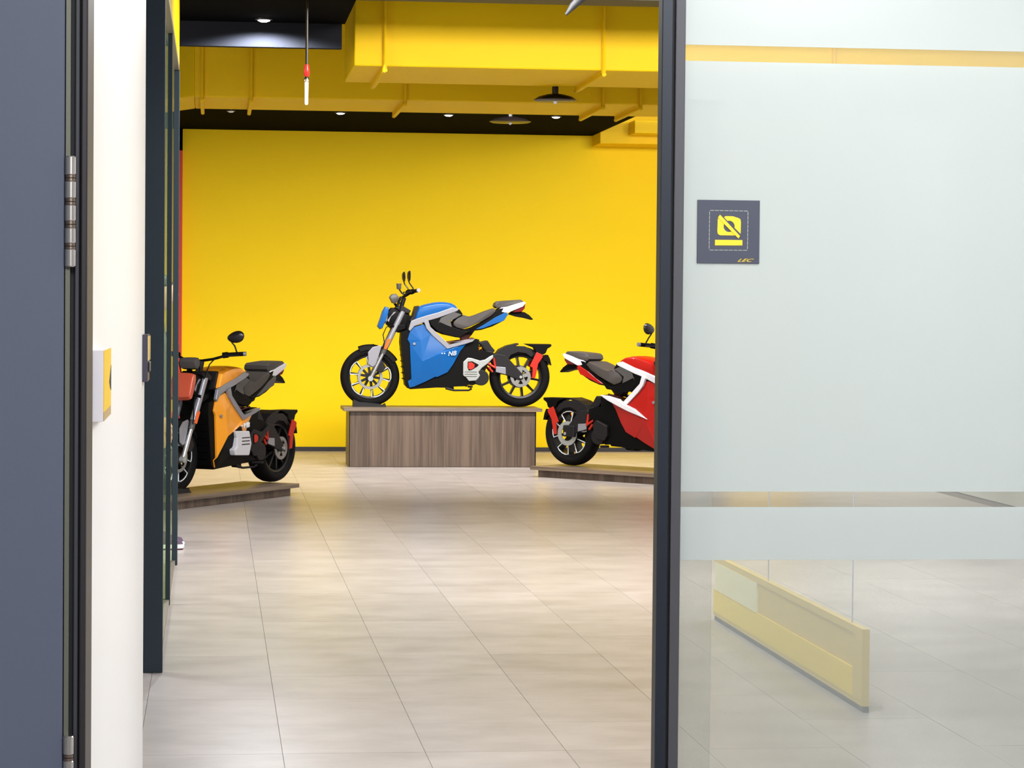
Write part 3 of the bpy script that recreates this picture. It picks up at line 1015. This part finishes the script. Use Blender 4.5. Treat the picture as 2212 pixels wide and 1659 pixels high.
    tube(bm, [hb(850, 380, -0.16), hb(790, 420, -0.14), hb(770, 540, -0.1), hb(860, 620, -0.06)], 0.005, 6)
    P('cable', bm, 'black_plastic', T, 0, True)

    # battery box, side panels ----------------------------------------
    P('battery_case', prism(bmesh.new(), AA((800, 770), (865, 750), (1030, 700), (1280, 935), (1440, 900)) + BB((370, 700), (300, 800), (215, 960), (140, 1060), (0, 1130)) + AA((1180, 1240), (1060, 1300), (930, 1366), (880, 1370), (845, 1330), (792, 880)), -0.135, 0.135), 'black_plastic', T, 0.015)
    bm = bmesh.new()
    for k in range(7):
        z0 = A(0, 880 + 62 * k)[1]
        x0 = A(815 + 5 * k, 0)[0]
        box(bm, x0 - 0.01, x0 + 0.022, -0.11, 0.11, z0 - 0.012, z0)
    P('cooling_fin', bm, 'black_plastic')
    for s in (1, -1):
        def V(p, y):
            return (p[0], y * s, p[1])
        bm = bmesh.new()
        g = {}
        defs = {'P0': (A(862, 850), .150), 'P1': (A(885, 770), .150), 'P2': (A(930, 720), .150), 'P3': (A(1032, 690), .150), 'P4': (A(1105, 790), .160),
                'P5': (A(1282, 945), .165), 'P6': (B(130, 768), .165), 'P7': (B(250, 735), .160), 'P8': (B(372, 700), .150), 'P9': (B(290, 800), .150),
                'P10': (B(205, 960), .150), 'P11': (B(135, 1060), .150), 'P12': (B(0, 1122), .148), 'P13': (A(1180, 1232), .148), 'P14': (A(1060, 1292), .148),
                'P15': (A(930, 1348), .148), 'P16': (A(886, 1356), .148), 'P17': (A(868, 1290), .146), 'P18': (A(905, 1268), .152), 'P19': (A(885, 892), .152),
                'Q': (A(985, 1050), .200), 'R': (A(1000, 860), .175), 'Q2': (A(1230, 990), .188)}
        for k_, (p, y) in defs.items():
            g[k_] = bm.verts.new(V(p, y))
        fs = [('P0', 'P1', 'R', 'P19'), ('P1', 'P2', 'R'), ('P2', 'P3', 'R'), ('P3', 'P4', 'R'), ('R', 'P4', 'Q'), ('P4', 'P5', 'Q2', 'Q'),
              ('P5', 'P6', 'P7', 'Q2'), ('Q2', 'P7', 'P8'), ('Q2', 'P8', 'P9', 'P10'), ('Q2', 'P10', 'P11'), ('Q2', 'P11', 'P12', 'Q'), ('Q', 'P12', 'P13'),
              ('Q', 'P13', 'P14'), ('Q', 'P14', 'P15'), ('Q', 'P15', 'P16', 'P18'), ('P16', 'P17', 'P18'), ('Q', 'P18', 'P19', 'R')]
        for i_, f in enumerate(fs):
            fc = bm.faces.new([g[q] for q in f])
            fc.material_index = 1 if (lower and i_ in (9, 10, 11, 12, 13, 14, 15)) else 0
        outline = ['P%d' % k for k in range(20)]
        back = [bm.verts.new((g[q].co.x, 0.13 * s, g[q].co.z)) for q in outline]
        for k in range(20):
            q = (k + 1) % 20
            bm.faces.new((g[outline[k]], g[outline[q]], back[q], back[k]))
        po = P('side_panel', bm, paint, T, 0.003)
        po.data.materials.append(M[lower or paint])
        if blade:
            P('side_blade', prism(bmesh.new(), BB((470, 648), (360, 706), (250, 750), (130, 795)) + AA((1230, 990), (990, 1060), (1150, 965), (1270, 925)) + BB((130, 735), (200, 688), (360, 655)), 0.160 * s, 0.205 * s), stripe, T, 0.006, False, 'white blade across the side panel')
        # round button mark
        P('emblem', disc_y(bmesh.new(), 0.013, 0.170 * s, 0.181 * s, A(930, 895)[0], A(930, 895)[1], 16), 'silver', po, 0, True)
        # V shaped frame stripe
        P('frame_stripe', prism(bmesh.new(), AA((1032, 665), (1075, 645), (1100, 720), (1240, 850), (1300, 905), (1464, 868)) + BB((200, 690), (360, 658), (465, 652), (440, 680), (372, 702), (130, 768)) + AA((1282, 950), (1120, 805), (1060, 735)), 0.150 * s, 0.178 * s), stripe, T, 0.004)
        P('tank_stripe', prism(bmesh.new(), AA((868, 745), (895, 655), (960, 630), (1060, 598), (1180, 566), (1330, 512), (1400, 530), (1385, 552), (1180, 625), (1072, 655), (930, 712), (885, 765)), 0.135 * s, 0.165 * s), stripe, T, 0.006)
        P('side_cover', prism(bmesh.new(), AA((1080, 650), (1200, 606), (1350, 545), (1405, 530), (1445, 585)) + BB((170, 420), (190, 500), (330, 548), (430, 545)) + AA((1410, 835), (1250, 800), (1180, 770), (1110, 705)), 0.10 * s, 0.15 * s), 'black_plastic', T, 0.008)
        P('side_cover_inlay', prism(bmesh.new(), AA((1180, 690), (1210, 625), (1350, 560), (1430, 590)) + BB((165, 430), (185, 505), (120, 480), (30, 440)), 0.15 * s, 0.158 * s), 'grey_plastic', T, 0.004)
        P('footpeg', tube(bmesh.new(), [(B(400, 1240)[0], 0.13 * s, B(400, 1240)[1]), (B(430, 1262)[0], 0.22 * s, B(430, 1262)[1] + 0.02)], 0.011, 8), 'dark_metal')
        if lower:
            fcv = P('front_cover', prism(bmesh.new(), [(0.15, 0.29), (0.175, 0.34), (0.13, 0.36), (0.13, 0.44), (0.165, 0.50), (-0.06, 0.49), (-0.095, 0.38), (-0.06, 0.28)], 0.150 * s, 0.208 * s), 'whitep', T, 0.008, False, 'white ribbed cover low on the flank')
            for k in range(3):
                P('vent_slot', nbox(-0.06, 0.06, min(0.207 * s, 0.210 * s), max(0.207 * s, 0.210 * s), 0.375 + 0.028 * k, 0.383 + 0.028 * k), 'dark_metal', fcv)
        # raised script on the panel
        if s == 1:
            cx2, cz2 = B(185, 852)
            mw = Matrix.Translation((cx2, 0.181, cz2)) @ Matrix.Rotation(PI, 4, 'Z') @ Matrix.Rotation(PI / 2, 4, 'X') @ Matrix.Rotation(0.12, 4, 'Z')
            text_mesh('lettering', 'NB', 0.062, 'accent', po, mw, 0.006, 0.35)
            bm = bmesh.new()
            for q in (62, 92):
                disc_y(bm, 0.006, 0.178, 0.19, B(q, 826)[0], B(q, 826)[1], 10)
            P('panel_dots', bm, 'accent', po)
    # tank ------------------------------------------------------------
    P('tank_cover', pillow(bmesh.new(), AA((925, 650), (950, 570), (970, 512), (1020, 490), (1080, 474), (1140, 461), (1200, 455), (1270, 457), (1330, 468), (1370, 490), (1400, 528), (1330, 560), (1180, 600), (1060, 640)), 0.155, 0.82, 7, 0.12), paint, T, 0, True)
    P('tank_nose', pillow(bmesh.new(), AA((880, 660), (915, 600), (945, 500), (985, 495), (975, 545), (945, 620), (925, 680)), 0.12, 0.85, 4), 'dark_metal', T, 0, True)
    P('head_block', prism(bmesh.new(), AA((800, 600), (900, 600), (960, 640), (930, 720), (870, 770), (800, 780)), -0.08, 0.08), 'black_plastic', T, 0.01)
    P('tank_tail', pillow(bmesh.new(), AA((1330, 520), (1400, 528), (1440, 575), (1450, 620), (1380, 640), (1300, 600)), 0.12, 0.85, 4), 'dark_metal', T, 0, True)
    # seats -----------------------------------------------------------
    P('seat', pillow(bmesh.new(), BB((195, 440), (240, 395), (330, 352), (380, 368), (430, 370), (500, 350), (560, 325), (640, 295), (715, 270), (745, 300), (680, 365), (560, 435), (400, 505), (310, 535), (230, 510), (195, 480)), 0.145, 0.86, 6), 'seat', T, 0, True)
    P('pillion_seat', pillow(bmesh.new(), BB((712, 245), (725, 205), (760, 182), (850, 175), (960, 168), (1055, 163), (1090, 188), (1030, 205), (930, 228), (830, 262), (740, 272)), 0.115, 0.84, 5), 'seat', T, 0, True)
    P('seat_pan', pillow(bmesh.new(), BB((150, 470), (230, 510), (320, 545), (420, 520), (560, 450), (700, 360), (780, 270), (860, 300), (870, 350), (830, 430), (700, 495), (560, 540), (470, 550), (440, 590), (300, 600), (180, 560)), 0.125, 0.85, 5), 'black_plastic', T, 0, True)
    for s in (1, -1):
        P('tail_side', prism(bmesh.new(), BB((480, 530), (600, 462), (720, 385), (860, 318), (885, 345), (835, 425), (700, 470), (570, 520)), 0.10 * s, 0.128 * s), tail_side, T, 0.004)
        P('tail_cover', prism(bmesh.new(), BB((765, 285), (800, 262), (870, 250), (1000, 210), (1090, 188), (1108, 205), (1070, 250), (985, 285), (885, 325), (808, 322)), 0.075 * s, 0.122 * s), tail_top, T, 0.006)
        P('tail_vent', prism(bmesh.new(), BB((740, 310), (780, 275), (830, 270), (800, 320), (700, 345)), 0.118 * s, 0.126 * s), 'black_plastic', T, 0.002)
    P('tail_lamp', pillow(bmesh.new(), BB((975, 292), (1040, 250), (1085, 210), (1108, 215), (1102, 270), (1062, 318), (940, 325)), 0.10, 0.85, 4), 'red_lens', T, 0, True, 'red tail lamp')
    P('tail_fin', prism(bmesh.new(), BB((905, 345), (950, 308), (1100, 318), (1160, 355), (1212, 410), (1190, 416), (1100, 392), (1000, 375)), -0.06, 0.06), 'black_plastic', T, 0.004)
    P('subframe', prism(bmesh.new(), BB((280, 590), (450, 555), (455, 590), (400, 650), (320, 672), (300, 640)), -0.05, 0.05), 'dark_red', T, 0.006)
    bm = bmesh.new()
    for s in (1, -1):
        tube(bm, [(B(130, 695)[0], s * 0.07, B(130, 695)[1]), (B(300, 672)[0], s * 0.07, B(300, 672)[1]), (B(470, 645)[0], s * 0.07, B(470, 645)[1])], 0.009, 8)
    P('frame_tube', bm, 'dark_red', T, 0, True, 'dark red frame tube')
    # underbody, motor ------------------------------------------------
    P('motor_casing', prism(bmesh.new(), BB((210, 950), (300, 800), (375, 705), (440, 680), (500, 650), (530, 690), (520, 800), (590, 790), (700, 830), (700, 900), (640, 960), (600, 1060), (560, 1180), (450, 1225), (380, 1215), (370, 1235), (215, 1240), (110, 1252), (0, 1250)) + AA((1290, 1352), (1060, 1366), (895, 1375), (940, 1350), (1060, 1300), (1180, 1245)) + BB((0, 1135), (140, 1065)), -0.125, 0.125), 'black_plastic', T, 0.012)
    P('motor', disc_y(bmesh.new(), 0.078, -0.14, 0.145, *B(555, 1130), 32), 'dark_metal', T, 0.006)
    mc = P('motor_cover', prism(bmesh.new(), BB((328, 935), (385, 880), (430, 885), (540, 918), (600, 905), (660, 865), (700, 845), (705, 880), (640, 950), (560, 1010), (520, 1062), (542, 1100), (520, 1135), (490, 1165), (400, 1172), (370, 1130), (328, 1100)), 0.125, 0.150), 'dark_metal' if lower else 'alu', T, 0.006, False, None if lower else 'pale cast motor cover')
    P('cover_window', prism(bmesh.new(), BB((385, 930), (440, 925), (522, 968), (505, 990), (430, 1035), (398, 1040), (382, 1000)), 0.1502, 0.1535), 'black_plastic', mc)
    P('cover_inset', prism(bmesh.new(), BB((392, 940), (430, 935), (472, 965), (465, 1005), (420, 1030), (392, 1015)), 0.1535, 0.156), 'red_metal', mc, 0, False, 'red inset')
    bm = bmesh.new()
    for k in range(3):
        q0, q1 = B(350, 1055 + 28 * k), B(500, 1040 + 28 * k)
        box(bm, q1[0], q0[0], 0.1500, 0.153, q0[1] - 0.004, q0[1])
    P('vent_slot', bm, 'dark_metal', mc)
    bm = bmesh.new()
    prism(bm, BB((400, 1000), (560, 940), (620, 1000), (560, 1160), (440, 1180), (400, 1120)), -0.16, -0.12)
    P('motor_cover', bm, 'dark_metal', T, 0.01)
    P('controller_box', prism(bmesh.new(), BB((440, 700), (470, 650), (535, 655), (540, 690), (640, 668), (690, 745), (735, 795), (700, 830), (600, 790), (560, 730), (520, 700), (490, 690)), -0.08, 0.08), 'dark_metal', T, 0.008)
    P('swing_pivot', prism(bmesh.new(), BB((540, 790), (700, 800), (740, 870), (700, 940), (560, 910)), -0.10, 0.10), 'dark_metal', T, 0.01)
    # swingarm
    for s in (1, -1):
        P('swingarm', prism(bmesh.new(), BB((700, 850), (745, 830), (860, 850), (960, 960), (1070, 1080), (1085, 1150), (1040, 1165), (900, 1110), (745, 1060), (735, 1000), (690, 930)), 0.083 * s, 0.112 * s), 'dark_metal', T, 0.008)
        P('swingarm_block', prism(bmesh.new(), BB((738, 992), (862, 1002), (866, 1092), (738, 1060)), 0.112 * s, 0.125 * s), 'silver', T, 0.004)
        P('fender_stay', prism(bmesh.new(), BB((1248, 815), (1325, 850), (1325, 880), (1270, 960), (1235, 1135), (1195, 1140), (1200, 1010), (1165, 990)), 0.104 * s, 0.118 * s), 'red_metal', T, 0.003, False, 'red stay of the rear fender')
    P('axle', disc_y(bmesh.new(), 0.014, -0.13, 0.13, rx_, rz_, 16), 'alu', T, 0, True)
    for (p, q) in (((640, 950), (735, 1010)), ((712, 885), (735, 1015)), ((650, 1000), (700, 1060))):
        for s in (1, -1):
            bm = bmesh.new()
            tube(bm, [(B(*p)[0], s * 0.118, B(*p)[1]), (B(*q)[0], s * 0.118, B(*q)[1])], 0.011, 8)
            P('linkage', bm, 'red_metal', T, 0, True, 'red suspension linkage')
    bm = bmesh.new()
    p0, p1 = Vector((B(470, 700)[0], 0, B(470, 700)[1])), Vector((B(700, 960)[0], 0, B(700, 960)[1]))
    NT = 90
    pts = []
    d_ = (p1 - p0)
    a_, b2_ = frame_of(d_)
    for k in range(NT + 1):
        t_ = k / NT
        an = t_ * 2 * PI * 7
        pts.append(p0 + d_ * t_ + (a_ * math.cos(an) + b2_ * math.sin(an)) * 0.032)
    tube(bm, pts, 0.006, 5)
    P('shock_spring', bm, 'red_metal', T, 0, True)
    # rear fender
    P('rear_hugger', prism(bmesh.new(), BB((735, 850), (790, 780), (880, 735), (1020, 703), (1030, 720), (960, 750), (1000, 740), (1110, 745), (1190, 790), (1215, 850), (1190, 880), (1120, 830), (1020, 815), (930, 850), (900, 900), (880, 960), (820, 940), (760, 900)), -0.088, 0.088), 'dark_metal', T, 0.012)
    P('fender_top', prism(bmesh.new(), BB((1100, 712), (1440, 718), (1440, 745), (1390, 775), (1370, 830), (1310, 860), (1245, 815), (1225, 760), (1170, 740)), -0.075, 0.075), 'black_plastic', T, 0.006)
    P('mud_flap', prism(bmesh.new(), BB((1325, 860), (1400, 850), (1425, 900), (1445, 985), (1400, 940), (1410, 985), (1375, 930), (1340, 920)), -0.07, 0.07), 'black_plastic', T, 0.003)
    bm = bmesh.new()
    tube(bm, [(B(120, 1255)[0], 0.11, B(120, 1255)[1]), (B(220, 1285)[0], 0.13, B(220, 1285)[1]), (B(400, 1285)[0], 0.15, B(400, 1285)[1]), (B(432, 1262)[0], 0.16, B(432, 1262)[1])], [0.016, 0.010, 0.009, 0.012], 8)
    P('side_stand', bm, 'dark_metal', T, 0, True)
    P('stand_bracket', prism(bmesh.new(), BB((105, 1240), (215, 1235), (225, 1285), (125, 1275)), 0.07, 0.12), 'black_plastic', T, 0.006)
    tag(T, label, 'motorcycle', 'naked motorcycles on display')
    return T


def chock(loc, rz, label):
    t = empty('wheel_chock', loc, rz)
    obj('wedge', prism(bmesh.new(), [(0.085, 0), (0.17, 0), (0.165, 0.045), (0.13, 0.022), (0.09, 0.006)], -0.055, 0.055), 'gasket', t, bevel=0.002)
    obj('wedge', prism(bmesh.new(), [(-0.085, 0), (-0.16, 0), (-0.155, 0.035), (-0.13, 0.022), (-0.09, 0.006)], -0.055, 0.055), 'gasket', t, bevel=0.002)
    for s in (1, -1):
        obj('side_plate', prism(bmesh.new(), [(-0.16, 0), (0.17, 0), (0.165, 0.075), (0.11, 0.05), (-0.1, 0.03)], s * 0.07 - 0.004, s * 0.07 + 0.004), 'gasket', t)
    tag(t, label, 'wheel chock', 'black chocks under the front wheels')


# blue one on the tall plinth, facing left
motorcycle((2.302, 25.40, 0.587), PI, 'blue', 'silver', 'whitep', 'blue', 'blue',
           'blue naked motorcycle on the tall central plinth, seen side on, facing left')
chock((1.55, 25.40, 0.585), PI, 'black chock under the front wheel of the blue motorcycle')
# orange one on the left
oa = math.radians(180 + 58)
oc = Vector((0.485, 21.45, 0.102)) + Vector((math.cos(oa), math.sin(oa), 0)) * (WB / 2)
om = motorcycle(tuple(oc), oa, 'orange', 'silver', 'whitep', 'grey_plastic', 'rust',
           'orange motorcycle on the left, front towards the viewer, half hidden by the glass partition', lower='black_plastic')
om.scale = (1, 1, 0.945)
oq = oc + Vector((math.cos(oa), math.sin(oa), 0)) * 0.22
plinth_low((oq.x, oq.y, 0), oa, 1.84, 'low walnut-veneer platform under the orange motorcycle', 0.27)
fwp = oc + Vector((math.cos(oa), math.sin(oa), 0)) * (WB / 2)
chock((fwp.x, fwp.y, 0.10), oa, 'black chock under the front wheel of the orange motorcycle')
# red one on the right
ra = math.radians(-47)
rc = Vector((3.373, 23.75, 0.102)) + Vector((math.cos(ra), math.sin(ra), 0)) * (WB / 2)
motorcycle(tuple(rc), ra, 'red', 'whitep', 'whitep', 'red', 'red',
           'red naked motorcycle on the right, front hidden by the glass door frame', blade=True)
plinth_low((rc.x, rc.y, 0), ra, 1.86, 'low walnut-veneer platform under the red motorcycle')

# ------------------------------------------------------------------ person behind the partition (only a shoe tip shows)
def person(loc, rz):
    t = empty('person', loc, rz)
    J_ = [(0, 0, 0.95), (0, 0, 1.15), (0, 0, 1.36), (0.0, 0, 1.48), (0.015, 0, 1.56),
          (0, 0.09, 0.90), (0.01, 0.10, 0.50), (-0.02, 0.10, 0.09),
          (0, -0.09, 0.90), (0.01, -0.10, 0.50), (-0.02, -0.10, 0.09),
          (0, 0.17, 1.40), (-0.02, 0.22, 1.12), (0.05, 0.22, 0.88), (0.07, 0.22, 0.80),
          (0, -0.17, 1.40), (-0.02, -0.22, 1.12), (0.05, -0.22, 0.88), (0.07, -0.22, 0.80)]
    R_ = [0.13, 0.115, 0.14, 0.055, 0.05, 0.085, 0.058, 0.038, 0.085, 0.058, 0.038, 0.055, 0.04, 0.03, 0.028, 0.055, 0.04, 0.03, 0.028]
    E_ = [(0, 1), (1, 2), (2, 3), (3, 4), (0, 5), (5, 6), (6, 7), (0, 8), (8, 9), (9, 10), (2, 11), (11, 12), (12, 13), (13, 14), (2, 15), (15, 16), (16, 17), (17, 18)]
    # five fingers on each hand
    for base, s in ((14, 1), (18, -1)):
        bx0, by0, bz0 = J_[base]
        for k, (dx0, ln) in enumerate(((0.026, 0.055), (0.009, 0.085), (-0.008, 0.09), (-0.024, 0.08))):
            i0 = len(J_)
            J_.append((bx0 + dx0 * 0.9, by0, bz0 - 0.05))
            J_.append((bx0 + dx0 * 1.1 + 0.006, by0 - 0.008 * s, bz0 - 0.05 - ln * 0.55))
            J_.append((bx0 + dx0 * 1.1 + 0.004, by0 - 0.024 * s, bz0 - 0.05 - ln))
            R_ += [0.010, 0.009, 0.007]
            E_ += [(base, i0), (i0, i0 + 1), (i0 + 1, i0 + 2)]
        i0 = len(J_)
        J_.append((bx0 + 0.035, by0 - 0.01 * s, bz0 - 0.025))
        J_.append((bx0 + 0.05, by0 - 0.02 * s, bz0 - 0.06))
        R_ += [0.011, 0.009]
        E_ += [(base, i0), (i0, i0 + 1)]
    me = bpy.data.meshes.new('body')
    me.from_pydata(J_, E_, [])
    ob = bpy.data.objects.new('tmp_body', me)
    C.objects.link(ob)
    sk = ob.modifiers.new('skin', 'SKIN')
    for i, v in enumerate(me.skin_vertices[0].data):
        v.radius = (R_[i], R_[i] * (1.0 if i > 2 else 1.15))
        v.use_root = (i == 0)
    sub = ob.modifiers.new('sub', 'SUBSURF')
    sub.levels = sub.render_levels = 2
    bpy.context.view_layer.update()
    m2 = bpy.data.meshes.new_from_object(ob.evaluated_get(bpy.context.evaluated_depsgraph_get()))
    bpy.data.objects.remove(ob, do_unlink=True)
    m2.name = 'body'
    for k in ('cloth_dark', 'cloth_grey', 'skin'):
        m2.materials.append(M[k])
    for p in m2.polygons:
        p.use_smooth = True
        c = p.center
        p.material_index = 2 if (c.z > 1.5 or (abs(c.y) > 0.19 and c.z < 0.86)) else (1 if c.z > 0.93 or abs(c.y) > 0.17 else 0)
    bo = bpy.data.objects.new('body', m2)
    bo.parent = t
    C.objects.link(bo)
    # head with face
    bm = bmesh.new()
    bmesh.ops.create_uvsphere(bm, u_segments=28, v_segments=20, radius=1.0)
    for v in bm.verts:
        x, y, z = v.co
        k = 1 - 0.22 * max(0, -z) ** 1.5
        v.co = Vector((0.03 + x * 0.098 * k, y * 0.078 * k, 1.655 + z * 0.118))
        if x > 0.75 and abs(y) < 0.22 and -0.35 < z < 0.1:
            v.co.x += 0.022
    obj('head', bm, 'skin', t, smooth=True)
    bm = bmesh.new()
    bmesh.ops.create_uvsphere(bm, u_segments=24, v_segments=16, radius=1.0)
    for v in bm.verts:
        x, y, z = v.co
        v.co = Vector((0.012 + x * 0.105 - (0.03 if z < 0.1 and x > 0 else 0), y * 0.088, 1.69 + z * (0.10 if z > 0 else 0.075)))
    obj('hair', bm, 'hair', t, smooth=True)
    bm = bmesh.new()
    for s in (1, -1):
        g = bmesh.ops.create_icosphere(bm, subdivisions=2, radius=0.011)
        bmesh.ops.translate(bm, verts=g['verts'], vec=(0.119, s * 0.031, 1.655))
    obj('eye', bm, 'hair', t, smooth=True)
    obj('mouth', nbox(0.112, 0.124, -0.024, 0.024, 1.585, 1.592), 'red_lens', t, bevel=0.003)
    # shoes, toes along +x
    for s in (1, -1):
        outl = [(-0.09, 0.0), (-0.095, 0.025), (-0.07, 0.04), (0.0, 0.038), (0.08, 0.05), (0.15, 0.045), (0.185, 0.02), (0.19, 0.0), (0.185, -0.02), (0.15, -0.042), (0.08, -0.045), (0.0, -0.032), (-0.07, -0.036), (-0.095, -0.025)]
        def slab(levels):
            bm = bmesh.new()
            lays = []
            for z, sc, cut in levels:
                lays.append([bm.verts.new((-0.0 + max(-0.1, min(x, cut)) * (sc if x > 0 else 1), y * sc + s * 0.10, z(x) if callable(z) else z)) for x, y in outl])
            for q in range(len(lays) - 1):
                for k in range(len(outl)):
                    bm.faces.new((lays[q][k], lays[q][(k + 1) % len(outl)], lays[q + 1][(k + 1) % len(outl)], lays[q + 1][k]))
            bm.faces.new(lays[0])
            bm.faces.new(lays[-1][::-1])
            return bm
        sh = obj('shoe', slab([(0.036, 0.98, 1), (lambda x: 0.06 if x > 0.1 else 0.075, 0.92, 1), (lambda x: 0.075 if x > 0.1 else 0.10, 0.7, 0.15), (lambda x: 0.085 if x > 0.05 else 0.11, 0.55, 0.07)]), 'shoe_up', t, smooth=True)
        obj('sole', slab([(0.010, 1.0, 1), (0.024, 1.03, 1), (0.036, 0.99, 1)]), 'shoe_sole', sh, smooth=True)
        obj('outsole', slab([(0.0, 0.97, 1), (0.010, 1.0, 1)]), 'shoe_base', sh)
    tag(t, 'person standing behind the glass partition, only a sneaker tip with white sole showing', 'person')


person((-0.375, 16.67, 0.0), 0.0)
